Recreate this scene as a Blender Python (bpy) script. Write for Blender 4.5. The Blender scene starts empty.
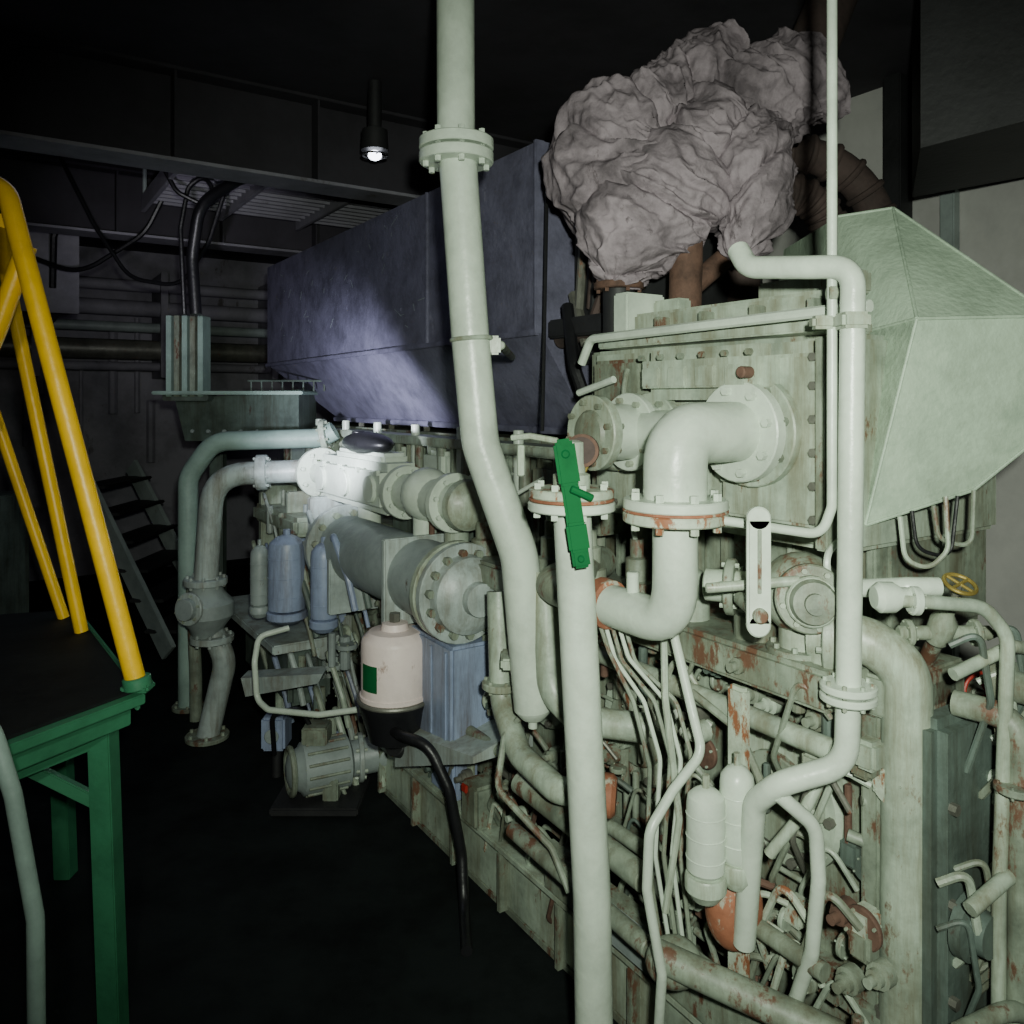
import bpy, bmesh, math, random
from mathutils import Vector, Matrix, noise
random.seed(7)
R=random.random
# ---------- engine frame (metres): u = along engine, v = out of its side, z = up ----------
O=Vector((-0.10,2.61,0)); U=Vector((-0.55,0.835,0)).normalized(); V=Vector((-0.835,-0.55,0)).normalized(); Z=Vector((0,0,1))
def E(u,v,z): return O+U*u+V*v+Z*z
def W(x,y,z): return Vector((x,y,z))
# ---------- materials ----------
def paint(name,col,rough=0.5,dark=0.55,rust=0.0,rustcol=(0.22,0.07,0.03),scale=6,metal=0.0,bump=0.15,spec=0.5,drip=False):
    m=bpy.data.materials.new(name); m.use_nodes=True
    nt=m.node_tree; n=nt.nodes; l=nt.links; b=n['Principled BSDF']
    tc=n.new('ShaderNodeTexCoord')
    n1=n.new('ShaderNodeTexNoise'); n1.inputs['Scale'].default_value=scale; n1.inputs['Detail'].default_value=8; n1.inputs['Roughness'].default_value=0.7
    l.new(tc.outputs['Object'],n1.inputs['Vector'])
    cr=n.new('ShaderNodeValToRGB'); cr.color_ramp.elements[0].position=0.34; cr.color_ramp.elements[1].position=0.58
    cr.color_ramp.elements[0].color=(*[c*dark for c in col],1); cr.color_ramp.elements[1].color=(*col,1)
    l.new(n1.outputs['Fac'],cr.inputs['Fac']); out=cr.outputs['Color']
    def layer(out,sc,loc,mscale,p,w,rc,amt=1.0):
        n2=n.new('ShaderNodeTexNoise'); n2.inputs['Scale'].default_value=sc; n2.inputs['Detail'].default_value=10; n2.inputs['Roughness'].default_value=0.75
        mp=n.new('ShaderNodeMapping'); mp.inputs['Location'].default_value=loc; mp.inputs['Scale'].default_value=mscale
        l.new(tc.outputs['Object'],mp.inputs['Vector']); l.new(mp.outputs['Vector'],n2.inputs['Vector'])
        c2=n.new('ShaderNodeValToRGB')
        c2.color_ramp.elements[0].position=p; c2.color_ramp.elements[1].position=p+w
        c2.color_ramp.elements[0].color=(0,0,0,1); c2.color_ramp.elements[1].color=(amt,amt,amt,1)
        l.new(n2.outputs['Fac'],c2.inputs['Fac'])
        mx=n.new('ShaderNodeMix'); mx.data_type='RGBA'
        l.new(c2.outputs['Color'],mx.inputs['Factor']); l.new(out,mx.inputs['A']); mx.inputs['B'].default_value=(*rc,1)
        return mx.outputs['Result']
    if drip: out=layer(out,9,(1.3,2.2,0.4),(1.6,1.6,0.16),0.45,0.22,tuple(c*0.32 for c in (col[0]*1.2,col[1]*0.9,col[2]*0.7)),0.85)
    if rust>0: out=layer(out,scale*2.1,(3.1,7.7,1.3),(1,1,0.45),0.72-rust*0.3,0.06,rustcol)
    l.new(out,b.inputs['Base Color'])
    b.inputs['Roughness'].default_value=rough; b.inputs['Metallic'].default_value=metal
    b.inputs['Specular IOR Level'].default_value=spec
    bp=n.new('ShaderNodeBump'); bp.inputs['Strength'].default_value=bump; bp.inputs['Distance'].default_value=0.01
    n3=n.new('ShaderNodeTexNoise'); n3.inputs['Scale'].default_value=scale*7; n3.inputs['Detail'].default_value=5
    l.new(tc.outputs['Object'],n3.inputs['Vector']); l.new(n3.outputs['Fac'],bp.inputs['Height']); l.new(bp.outputs['Normal'],b.inputs['Normal'])
    return m
M={}
M['P']=paint('pale_green_paint',(0.42,0.50,0.40),0.40,0.52,0.42,(0.16,0.09,0.055),drip=True)
M['PW']=paint('light_pipe_paint',(0.56,0.64,0.54),0.34,0.76,0.20,(0.32,0.25,0.18))
M['PM']=paint('engine_green_paint',(0.27,0.32,0.25),0.5,0.40,0.62,(0.13,0.065,0.04),drip=True)
M['PD']=paint('dark_green_paint',(0.12,0.16,0.14),0.5,0.5,0.35,(0.07,0.05,0.04),drip=True)
M['PH']=paint('hood_green_paint',(0.36,0.46,0.35),0.55,0.74,0.22,(0.16,0.17,0.11),9,bump=0.3)
M['PUR']=paint('slate_purple_coating',(0.145,0.14,0.205),0.45,0.55,0.28,(0.25,0.24,0.32),7,bump=0.3)
M['BL']=paint('blue_filter_paint',(0.29,0.35,0.50),0.4,0.75,drip=True)
M['GY']=paint('grey_green_paint',(0.30,0.35,0.34),0.45,0.7,0.25,(0.12,0.1,0.08))
M['PG']=paint('grey_blue_pipe_paint',(0.42,0.49,0.47),0.42,0.6,0.25,(0.18,0.13,0.10),drip=True)
M['WH']=paint('white_pink_paint',(0.80,0.68,0.64),0.45,0.8,0.36,(0.4,0.28,0.24))
M['RU']=paint('rust',(0.13,0.07,0.05),0.85,0.4,0,scale=14)
M['OR']=paint('rust_stained_paint',(0.46,0.53,0.42),0.6,0.6,0.66,(0.25,0.095,0.045),11)
M['OB']=paint('red_lead_primer',(0.32,0.12,0.065),0.7,0.5,0.58,(0.38,0.38,0.30),9)
M['DK']=paint('black_rubber',(0.012,0.012,0.014),0.4,0.6)
M['ST']=paint('dull_steel',(0.20,0.20,0.17),0.45,0.5,0.4,metal=0.4)
M['YE']=paint('yellow_paint',(0.92,0.56,0.005),0.4,0.8,0.05,(0.35,0.2,0.03),5)
M['GR']=paint('green_handle_paint',(0.006,0.10,0.03),0.75,0.6,0,spec=0.12)
M['GD']=paint('platform_green_paint',(0.035,0.19,0.095),0.5,0.7,0.15,(0.05,0.05,0.04))
M['TE']=paint('teal_pipe_paint',(0.30,0.42,0.37),0.5,0.7)
M['CL']=paint('lagging_cloth',(0.30,0.25,0.28),0.95,0.36,0.42,(0.11,0.09,0.10),5,bump=0.7,spec=0.05)
M['WA']=paint('wall_paint',(0.26,0.25,0.29),0.7,0.5,0.35,(0.08,0.07,0.07),1.5)
M['WR']=paint('side_wall_paint',(0.55,0.54,0.52),0.7,0.75,0.1,(0.3,0.26,0.25),1.5)
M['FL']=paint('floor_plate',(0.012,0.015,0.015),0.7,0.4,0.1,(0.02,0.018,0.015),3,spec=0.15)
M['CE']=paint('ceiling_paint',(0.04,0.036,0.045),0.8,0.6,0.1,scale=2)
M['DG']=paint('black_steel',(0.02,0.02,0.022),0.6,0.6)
M['RED']=paint('red_paint',(0.35,0.03,0.02),0.4,0.8)
M['BRN']=paint('brown_bellows',(0.075,0.05,0.045),0.85,0.4,0.4,(0.04,0.032,0.032))
M['YB']=paint('brass',(0.4,0.3,0.08),0.4,0.6,metal=0.5)
lm=bpy.data.materials.new('lamp_glow'); lm.use_nodes=True
lm.node_tree.nodes['Principled BSDF'].inputs['Emission Color'].default_value=(0.85,0.9,1,1); lm.node_tree.nodes['Principled BSDF'].inputs['Emission Strength'].default_value=8
M['LA']=lm
# ---------- geometry builder ----------
def empty(name):
    o=bpy.data.objects.new(name,None); bpy.context.collection.objects.link(o); o.empty_display_size=0.1; return o
def basis(d):
    d=Vector(d).normalized(); a=Vector((0,0,1)) if abs(d.z)<0.9 else Vector((1,0,0))
    x=a.cross(d).normalized(); y=d.cross(x); return x,y,d
def fillet(pts,R0):
    pts=[Vector(p) for p in pts]; out=[pts[0]]
    for i in range(1,len(pts)-1):
        a,b,c=pts[i-1],pts[i],pts[i+1]; d1=(a-b); d2=(c-b); l1,l2=d1.length,d2.length; d1.normalize(); d2.normalize()
        ang=d1.angle(d2)
        if ang>3.05: out.append(b); continue
        t=min(R0/math.tan(ang/2),l1*0.49,l2*0.49); s=b+d1*t; e=b+d2*t
        n=8
        for k in range(n+1):
            q=k/n; out.append(s*(1-q)**2+b*2*q*(1-q)+e*q*q)
    out.append(pts[-1]); return out
class Part:
    def __init__(s,name,parent=None): s.n=name; s.p=parent; s.v=[]; s.f=[]; s.m=[]; s.ms=[]
    def mi(s,m):
        if m not in s.ms: s.ms.append(m)
        return s.ms.index(m)
    def add(s,vs,fs,m):
        k=len(s.v); s.v+= [Vector(v) for v in vs]; i=s.mi(m)
        for f in fs: s.f.append([a+k for a in f]); s.m.append(i)
        return s
    def box(s,c,size,m,ax=None,bev=0.006):
        if ax is None: ax=(U,V,Z)
        if ax=='w': ax=(Vector((1,0,0)),Vector((0,1,0)),Z)
        bm=bmesh.new(); bmesh.ops.create_cube(bm,size=1)
        for v in bm.verts: v.co=Vector((v.co.x*size[0],v.co.y*size[1],v.co.z*size[2]))
        if bev>0: bmesh.ops.bevel(bm,geom=list(bm.edges),offset=min(bev,min(size)*0.3),segments=2,affect='EDGES')
        bm.verts.index_update(); c=Vector(c)
        s.add([c+ax[0]*v.co.x+ax[1]*v.co.y+ax[2]*v.co.z for v in bm.verts],[[v.index for v in f.verts] for f in bm.faces],m); bm.free(); return s
    def ebox(s,u0,u1,v0,v1,z0,z1,m,bev=0.006):
        return s.box(E((u0+u1)/2,(v0+v1)/2,(z0+z1)/2),(abs(u1-u0),abs(v1-v0),abs(z1-z0)),m,None,bev)
    def lathe(s,p,d,prof,m,seg=24):
        x,y,d=basis(d); p=Vector(p); vs=[]; fs=[]
        for (t,r) in prof:
            for k in range(seg):
                a=2*math.pi*k/seg; vs.append(p+d*t+(x*math.cos(a)+y*math.sin(a))*max(r,0.0003))
        for i in range(len(prof)-1):
            for k in range(seg):
                a=i*seg+k; b=i*seg+(k+1)%seg; fs.append([a,b,b+seg,a+seg])
        fs.append(list(range(seg))[::-1]); fs.append([(len(prof)-1)*seg+k for k in range(seg)])
        return s.add(vs,fs,m)
    def cyl(s,a,b,r,m,seg=20,bv=0.003):
        a=Vector(a); b=Vector(b); L=(b-a).length; bv=min(bv,r*0.3,L*0.3)
        return s.lathe(a,b-a,[(0,r-bv),(bv,r),(L-bv,r),(L,r-bv)],m,seg)
    def flange(s,p,d,r,th,m,bolts=8,bm='P'):
        p=Vector(p); x,y,d=basis(d)
        s.cyl(p-d*th/2,p+d*th/2,r,m,32)
        for k in range(bolts):
            a=2*math.pi*(k+0.3)/bolts; q=p+(x*math.cos(a)+y*math.sin(a))*r*0.82; br=r*0.085
            s.lathe(q-d*(th/2+br*1.6),d,[(0,br),(th+br*3.2,br)],bm,6)
        return s
    def tube(s,pts,r,m,bend=0.08,seg=16,r2=None):
        P=fillet(pts,bend); vs=[]; fs=[]
        T=[]
        for i in range(len(P)):
            t=(P[min(i+1,len(P)-1)]-P[max(i-1,0)]); T.append(t.normalized())
        x,y,_=basis(T[0])
        for i,p in enumerate(P):
            t=T[i]; x=(x-t*x.dot(t)).normalized(); y=t.cross(x)
            rr=r if r2 is None else r+(r2-r)*i/(len(P)-1)
            for k in range(seg):
                a=2*math.pi*k/seg; vs.append(p+(x*math.cos(a)+y*math.sin(a))*rr)
        for i in range(len(P)-1):
            for k in range(seg):
                a=i*seg+k; b=i*seg+(k+1)%seg; fs.append([a,b,b+seg,a+seg])
        fs.append(list(range(seg))[::-1]); fs.append([(len(P)-1)*seg+k for k in range(seg)])
        return s.add(vs,fs,m)
    def torus(s,c,d,Rr,r,m,seg=28,sp=0):
        x,y,d=basis(d); c=Vector(c); vs=[]; fs=[]; n=8
        for k in range(seg):
            a=2*math.pi*k/seg; e=x*math.cos(a)+y*math.sin(a)
            for j in range(n):
                b=2*math.pi*j/n; vs.append(c+e*(Rr+r*math.cos(b))+d*r*math.sin(b))
        for k in range(seg):
            for j in range(n):
                a=k*n+j; b=k*n+(j+1)%n; c2=((k+1)%seg)*n; fs.append([a,b,c2+(j+1)%n,c2+j])
        s.add(vs,fs,m)
        for k in range(sp):
            a=2*math.pi*k/sp+0.4; s.cyl(c,c+(x*math.cos(a)+y*math.sin(a))*Rr,r*0.8,m,8)
        return s
    def ell(s,c,rad,m,sub=4,ax=None,fn=None):
        bm=bmesh.new(); bmesh.ops.create_icosphere(bm,subdivisions=sub,radius=1); bm.verts.index_update(); c=Vector(c)
        if ax is None: ax=(Vector((1,0,0)),Vector((0,1,0)),Z)
        vs=[]
        for v in bm.verts:
            q=c+ax[0]*v.co.x*rad[0]+ax[1]*v.co.y*rad[1]+ax[2]*v.co.z*rad[2]
            if fn: q=fn(q,(q-c).normalized())
            vs.append(q)
        s.add(vs,[[v.index for v in f.verts] for f in bm.faces],m); bm.free(); return s
    def done(s,ang=35):
        me=bpy.data.meshes.new(s.n); me.from_pydata([tuple(v) for v in s.v],[],s.f)
        for m in s.ms: me.materials.append(M[m])
        me.polygons.foreach_set('material_index',s.m); me.update()
        bm=bmesh.new(); bm.from_mesh(me); bmesh.ops.recalc_face_normals(bm,faces=bm.faces); bm.to_mesh(me); bm.free()
        me.shade_smooth(); me.set_sharp_from_angle(angle=math.radians(ang))
        o=bpy.data.objects.new(s.n,me); bpy.context.collection.objects.link(o)
        if s.p: o.parent=s.p
        return o
# ---------- room ----------
def slab(name,u0,u1,v0,v1,z0,z1,m):
    Part(name).ebox(u0,u1,v0,v1,z0,z1,m,0).done()
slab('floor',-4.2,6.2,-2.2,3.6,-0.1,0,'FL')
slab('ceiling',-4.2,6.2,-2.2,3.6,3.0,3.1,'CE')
slab('wall_back',6.0,6.2,-2.2,3.6,0,3.0,'WA')
slab('wall_right',-4.2,6.0,-2.2,-2.0,0,3.0,'WR')
slab('wall_left',-4.2,6.0,3.4,3.6,0,3.0,'WA')
slab('wall_front',-4.2,-4.0,-2.0,3.4,0,3.0,'WA')
t=Part('trim_1'); t.ebox(-0.50,-0.44,-2.0,-1.95,0,3.0,'GY'); t.ebox(-0.30,-0.22,-2.0,-1.9,0,3.0,'DG'); t.done()
for uu,zz in ((1.43,2.6),(3.2,2.6)):
    b=Part('ceiling_beam'); b.ebox(uu-0.1,uu+0.1,-2.0,3.4,zz,zz+0.015,'WA',0.002); b.ebox(uu-0.006,uu+0.006,-2.0,3.4,zz+0.015,2.985,'CE',0.001)
    for i in range(8):
        vv=-1.8+i*0.62; b.ebox(uu-0.09,uu+0.09,vv,vv+0.01,zz+0.015,2.985,'CE',0.001)
    b.ebox(uu-0.1,uu+0.1,-2.0,3.4,2.985,3.0,'CE',0.002); b.done()
g=Part('overhead_grating')
for i in range(16): g.ebox(1.6+i*0.09,1.615+i*0.09,-0.9,0.55,2.78,2.82,'WA',0.001)
for v0 in (-0.9,-0.4,0.1,0.55): g.ebox(1.55,3.05,v0-0.012,v0+0.012,2.74,2.84,'WA',0.002)
for u0,v0 in ((1.6,0.55),(3.0,0.55),(1.6,-0.9),(3.0,-0.9)): g.cyl(E(u0,v0,2.8),E(u0,v0,3.0),0.012,'GY',8)
g.done()
bp=empty('wall_pipe_run')
p=Part('pipes',bp)
for z,r,m in ((2.62,0.05,'WA'),(2.42,0.07,'WA'),(2.25,0.045,'GY'),(2.05,0.09,'ST'),(1.9,0.04,'WA')):
    p.cyl(E(5.6,3.3,z),E(5.6,-1.9,z),r,m,14)
for v in (3,2,1,0,-1): p.ebox(5.5,6.0,v-0.03,v+0.03,1.8,2.75,'WA')
for i in range(14):
    v=-0.4+R()*3.2; z=0.9+R()*1.0; p.cyl(E(5.85,v,z),E(5.85,v,z+0.3+R()*0.9),0.015+R()*0.03,'WA',8)
p.done()
vp=Part('ventilation_trunk'); vp.ebox(3.6,5.2,0.9,2.2,2.2,2.6,'WA',0.01); vp.ebox(3.55,3.6,0.85,2.25,2.15,2.65,'WA',0.004); vp.tube([E(3.5,1.0,2.3),E(3.4,1.0,2.6),E(3.3,0.9,3.0)],0.02,'DK',0.1,8)
for v in (1.0,2.1): vp.cyl(E(4.2,v,2.6),E(4.2,v,3.0),0.012,'GY',8)
vp.done()
q=Part('cable_tray'); q.ebox(1.6,3.4,1.7,2.1,2.45,2.47,'WA'); q.ebox(1.6,3.4,2.08,2.1,2.45,2.55,'WA'); q.ebox(1.6,3.4,1.7,1.72,2.45,2.55,'WA')
for i in range(5): q.tube([E(1.6,1.75+i*0.07,2.49),E(2.5,1.77+i*0.06,2.5),E(3.4,1.75+i*0.07,2.49)],0.018,'DK',0.1,8)
for u in (1.7,3.2): q.cyl(E(u,1.9,2.5),E(u,1.9,3.0),0.012,'GY',8)
q.done()
c=Part('power_cable')
c.tube([W(-1.66,4.2,2.05),W(-1.68,4.2,2.35),W(-1.62,4.15,2.62),W(-1.38,4.05,2.72),W(-1.1,3.95,2.74),W(-1.0,3.9,3.0)],0.03,'DK',0.2)
c.tube([W(-1.72,4.2,2.05),W(-1.74,4.2,2.5),W(-1.70,4.2,2.72),W(-1.62,4.2,2.78),W(-1.56,4.2,2.70),W(-1.62,4.2,2.62),W(-1.74,4.15,2.68),W(-1.9,4.1,3.0)],0.012,'DK',0.08,10)
c.done()
c=Part('lighting_cable')
c.tube([W(-2.6,4.6,3.0),W(-2.4,4.6,2.6),W(-2.2,4.6,2.3),W(-1.9,4.6,2.25),W(-1.7,4.5,2.5),W(-1.5,4.4,3.0)],0.012,'DK',0.2,8)
c.tube([W(-3.1,4.8,3.0),W(-3.0,4.8,2.5),W(-2.6,4.8,2.35),W(-2.2,4.8,2.6),W(-2.0,4.8,3.0)],0.015,'DK',0.3,8); c.done()
L=empty('bulkhead_lamp')
l=Part('lamp_body',L); lc=W(-0.60,3.5,2.65)
l.lathe(lc+Z*0.34,-Z,[(0,0.03),(0.20,0.03),(0.21,0.055),(0.30,0.06)],'DG',16); l.torus(lc+Z*0.02,Z,0.055,0.004,'DG',sp=4); l.done()
l=Part('lamp_glass',L); l.ell(lc+Z*0.02,(0.03,0.03,0.022),'LA',3); l.done()
# ---------- diesel engine ----------
EN=empty('diesel_engine')
s=Part('skid_base',EN)
s.ebox(-1.42,0.8,-1.0,0.0,0.0,0.03,'PM'); s.ebox(-1.42,0.8,-0.03,0.0,0.03,0.2,'P',0.003); s.ebox(-1.42,0.8,-0.12,0.03,0.2,0.225,'P')
s.ebox(0.77,0.8,-1.0,0,0.03,0.2,'PM'); s.ebox(-1.42,0.8,-1.0,-0.97,0.03,0.2,'PM')
s.ebox(0.85,3.2,-1.0,-0.25,0.0,0.2,'PM')
for i in range(8):
    u=-1.35+i*0.3; s.ebox(u-0.008,u+0.008,-0.0,0.03,0.02,0.2,'PM',0.001)
s.done()
s=Part('crankcase',EN)
s.ebox(-1.36,3.0,-0.34,-0.18,0.2,1.05,'PM',0.02); s.ebox(-0.95,3.0,-1.0,-0.34,0.2,1.05,'PD',0.02)
s.ebox(-1.36,3.0,-0.36,-0.10,0.98,1.06,'PM'); s.ebox(-1.36,3.0,-0.36,-0.10,0.36,0.40,'PM')
for i in range(10):
    u=-1.3+i*0.45; s.ebox(u-0.02,u+0.02,-0.18,-0.11,0.4,0.98,'PM')
    if i<9:
        cu=u+0.225; s.cyl(E(cu,-0.18,0.72),E(cu,-0.12,0.72),0.155,'P',32,0.01); s.cyl(E(cu,-0.12,0.72),E(cu,-0.10,0.72),0.10,'PM',28)
        for k in range(10):
            a=k*math.pi/5; s.lathe(E(cu+0.135*math.cos(a),-0.125,0.72+0.135*math.sin(a)),V,[(0,0.011),(0.02,0.011)],'ST',6)
s.done()
s=Part('cylinder_block',EN)
s.ebox(-1.22,-0.4,-0.75,-0.30,1.05,1.40,'PM',0.02); s.ebox(-0.4,3.0,-0.9,-0.36,1.05,1.45,'PM',0.02)
for i in range(20):
    u=-1.2+i*0.21; s.ebox(u-0.012,u+0.012,-0.36,-0.27,1.06,1.44,'P' if i%2 else 'PM')
    s.cyl(E(u+0.1,-0.28,1.06),E(u+0.1,-0.28,1.42),0.022,'PM',12)
s.ebox(-0.4,2.3,-0.36,-0.24,1.40,1.44,'P')
for i in range(6):
    u=0.0+i*0.42; s.ebox(u-0.10,u+0.10,-0.34,-0.26,1.22,1.38,'PW' if i>1 else 'PM',0.02); s.cyl(E(u+0.2,-0.28,1.2),E(u+0.2,-0.28,1.49),0.02,'PW',12)
s.done()
s=Part('cylinder_head',EN)
s.ebox(-1.24,-0.42,-0.75,-0.13,1.28,1.74,'P',0.012)
s.ebox(-1.22,-0.93,-0.13,-0.095,1.33,1.70,'P',0.008); s.ebox(-0.88,-0.46,-0.13,-0.10,1.30,1.50,'P',0.008)
s.ebox(-0.66,-0.46,-0.13,-0.09,1.58,1.71,'PM',0.01); s.ebox(-1.23,-1.20,-0.13,-0.075,1.29,1.73,'PM',0.004)
s.ebox(-1.10,-0.70,-0.13,-0.035,1.60,1.725,'P',0.035)
for i in range(6):
    s.lathe(E(-1.07+i*0.068,-0.035,1.705),V,[(0,0.008),(0.012,0.008)],'PM',6)
for k in range(4):
    s.ebox(-1.06+k*0.09,-1.0+k*0.09,-0.04,-0.028,1.63,1.68,'P',0.006)
for z in (1.35,1.42,1.49,1.56,1.63,1.69):
    s.lathe(E(-1.19,-0.095,z),V,[(0,0.010),(0.014,0.010)],'ST',6); s.lathe(E(-0.95,-0.095,z),V,[(0,0.010),(0.014,0.010)],'PM',6)
for u in (-0.85,-0.75,-0.65,-0.55,-0.48): s.lathe(E(u,-0.10,1.32),V,[(0,0.010),(0.014,0.010)],'ST',6)
s.ebox(-0.42,-0.38,-0.6,-0.15,1.2,1.74,'PM')
s.ebox(-1.24,-0.52,-0.22,-0.06,1.74,1.765,'P',0.004)
s.ebox(-1.24,-0.62,-0.20,-0.10,1.765,1.83,'P',0.008)
s.ebox(-0.62,-0.56,-0.22,-0.08,1.765,1.89,'PW',0.006); s.ebox(-0.72,-0.62,-0.22,-0.17,1.80,1.87,'P',0.006)
s.ebox(-1.22,-0.95,-0.25,-0.2,1.83,1.88,'P',0.006)
for u in (-1.2,-1.05,-0.9,-0.75): s.ebox(u-0.008,u+0.008,-0.2,-0.06,1.765,1.81,'PM',0.002)
s.tube([E(-0.50,-0.02,1.70),E(-0.54,-0.02,1.765),E(-1.36,-0.02,1.775)],0.012,'PW',0.03,10)
s.tube([E(-0.45,-0.05,1.62),E(-0.60,-0.05,1.655)],0.010,'PW',0.03,10)
s.tube([E(-0.62,-0.08,1.68),E(-0.64,-0.05,1.62),E(-0.62,-0.08,1.56)],0.008,'PM',0.03,10)
s.cyl(E(-1.07,-0.035,1.66),E(-1.07,0.0,1.66),0.013,'RU',12)
s.done()
WO=Part('water_outlet_elbow',EN)
uE=-1.033
WO.flange(E(uE,-0.085,1.53),V,0.125,0.03,'P',8,'PM'); WO.flange(E(uE,-0.045,1.53),V,0.112,0.03,'PW',8,'PW')
WO.tube([E(uE,-0.06,1.53),E(uE,0.155,1.53),E(uE,0.155,1.38)],0.066,'PW',0.13,28)
WO.flange(E(uE,0.155,1.385),Z,0.108,0.022,'PW',8,'PW'); WO.flange(E(uE,0.155,1.358),Z,0.108,0.022,'OR',8,'OR')
WO.cyl(E(uE,0.155,1.3745),E(uE,0.155,1.3685),0.1085,'OB',32)
WO.tube([E(uE,0.155,1.36),E(uE,0.155,1.13),E(uE+0.2,0.155,1.13)],0.047,'PW',0.09,24)
WO.lathe(E(uE+0.2,0.155,1.13),U,[(0,0.046),(0.005,0.056),(0.04,0.058),(0.045,0.05)],'OB',20)
WO.tube([E(uE+0.24,0.155,1.13),E(uE+0.45,0.155,1.13),E(uE+0.6,-0.15,1.13)],0.045,'PM',0.09,20)
WO.cyl(E(uE+0.13,0.155,1.13),E(uE+0.13,0.155,1.22),0.014,'PW',12)
WO.done()
s=Part('blanked_outlet',EN)
s.cyl(E(-0.72,-0.13,1.52),E(-0.72,0.12,1.52),0.070,'PW',28); s.flange(E(-0.72,-0.08,1.52),V,0.10,0.03,'P',8,'PM'); s.flange(E(-0.72,0.0,1.52),V,0.098,0.022,'PW',8,'P'); s.flange(E(-0.72,0.115,1.52),V,0.092,0.028,'P',8,'PM'); s.lathe(E(-0.72,0.125,1.52),V,[(0,0.06),(0.012,0.05),(0.02,0.02)],'PM')
s.ell(E(-0.60,-0.06,1.50),(0.08,0.07,0.09),'P',3); s.cyl(E(-0.60,-0.06,1.5),E(-0.72,-0.06,1.5),0.05,'P')
s.cyl(E(-0.72,-0.02,1.52),E(-0.98,0.0,1.52),0.055,'PW',24)
s.done()
s=Part('fuel_lines',EN)
for i in range(5):
    a=i*0.015; j=R()*0.03
    s.tube([W(0.19+a,1.86,1.12),W(0.22+a,1.82,1.03-j),W(0.27+a*1.6,1.78,0.93),W(0.30+a*1.5,1.74,0.80+j),W(0.29+a*1.2,1.72,0.62),W(0.33+a,1.74,0.38+j)],0.005,'PW' if i%2 else 'PM',0.06,8)
s.tube([W(0.36,1.78,1.08),W(0.385,1.70,0.93),W(0.40,1.68,0.86),W(0.33,1.64,0.80),W(0.275,1.60,0.74),W(0.27,1.60,0.62),W(0.30,1.60,0.45),W(0.3,1.64,0.3)],0.0105,'PW',0.05,12)
s.tube([W(0.345,1.82,1.1),W(0.335,1.75,0.95),W(0.36,1.72,0.7),W(0.33,1.72,0.5)],0.008,'P',0.05,8)
s.tube([W(0.52,1.62,0.68),W(0.58,1.6,0.77),W(0.70,1.62,0.98)],0.012,'P',0.05,12)
s.tube([W(0.40,1.78,0.95),W(0.48,1.7,0.9),W(0.52,1.66,0.8),W(0.47,1.62,0.7)],0.009,'PM',0.05,10)
s.tube([W(0.50,1.5,0.86),W(0.57,1.5,0.80),W(0.575,1.5,0.70),W(0.57,1.52,0.55),W(0.55,1.6,0.35)],0.014,'PW',0.06,12)
s.tube([W(0.05,2.2,0.76),W(-0.02,2.15,0.70),W(-0.04,2.1,0.58),W(0.1,2.0,0.48),W(0.14,1.95,0.4)],0.009,'PM',0.05,10)
s.tube([W(0.68,1.62,0.72),W(0.78,1.56,0.70),W(0.85,1.55,0.5),W(0.86,1.55,0.0)],0.012,'PM',0.12,12)
s.tube([W(0.70,1.6,0.80),W(0.84,1.58,0.78),W(0.93,1.62,0.62),W(0.96,1.62,0.0)],0.011,'PM',0.12,12)
s.done()
s=Part('side_fittings',EN)
mats=['P','PM','PM','PD','PM','ST','RU','PM','P','OR']
for i in range(420):
    u=-1.36+R()*2.15; v=-0.13+R()*0.13; z=0.24+R()*0.82; m=random.choice(mats); k=random.choice('vhcbntt')
    if k=='v': s.cyl(E(u,v,z-0.05),E(u,v,z+0.04+R()*0.06),0.006+R()*0.010,m,10)
    elif k=='h': s.cyl(E(u,v,z),E(u+0.08+R()*0.12,v,z),0.005+R()*0.010,m,10)
    elif k=='c': s.lathe(E(u,v,z),V,[(0,0.025),(0.025,0.025),(0.027,0.017),(0.04,0.017),(0.041,0.010),(0.06,0.010)],m,12)
    elif k=='b': s.ebox(u-0.022,u+0.022,v-0.03,v+0.015,z-0.03,z+0.025,m,0.008)
    elif k=='n': s.flange(E(u,v,z),random.choice((U,V,Z)),0.022+R()*0.018,0.012,m,4)
    else: s.tube([E(u,v,z),E(u+0.05,v+0.03,z+R()*0.1),E(u+0.12,v+0.02,z-0.05-R()*0.1),E(u+0.14,v-0.05,z-0.2)],0.004+R()*0.005,m,0.05,8)
s.done()
s=Part('injection_pump_rail',EN)
s.ebox(-1.3,0.4,-0.12,0.02,1.0,1.08,'PM',0.01)
for i in range(9):
    u=-1.25+i*0.19; s.lathe(E(u,-0.06,1.06),Z,[(0,0.045),(0.07,0.045),(0.075,0.03),(0.13,0.03),(0.135,0.018),(0.18,0.018)],'PM' if i%2 else 'P',16)
    s.tube([E(u,-0.06,1.22),E(u,-0.04,1.29),E(u+0.04,-0.2,1.34)],0.007,'PW',0.04,8)
s.tube([E(-1.3,0.0,0.93),E(0.5,0.0,0.93)],0.022,'P'); s.tube([E(-1.3,0.03,0.52),E(0.4,0.03,0.52)],0.018,'PM')
s.done()
s=Part('thermostat_valve_body',EN)
c0=W(0.60,1.66,1.20)
s.ell(c0,(0.085,0.08,0.085),'PM',3); s.cyl(c0,c0+W(-0.02,-0.12,0.01),0.05,'P'); s.flange(c0+W(-0.015,-0.09,0.01),W(-0.02,-0.12,0.01),0.068,0.02,'PM',8); s.lathe(c0+W(-0.02,-0.12,0.01),W(-0.02,-0.12,0.01),[(0,0.045),(0.015,0.04),(0.016,0.02),(0.03,0.02)],'PM')
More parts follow.
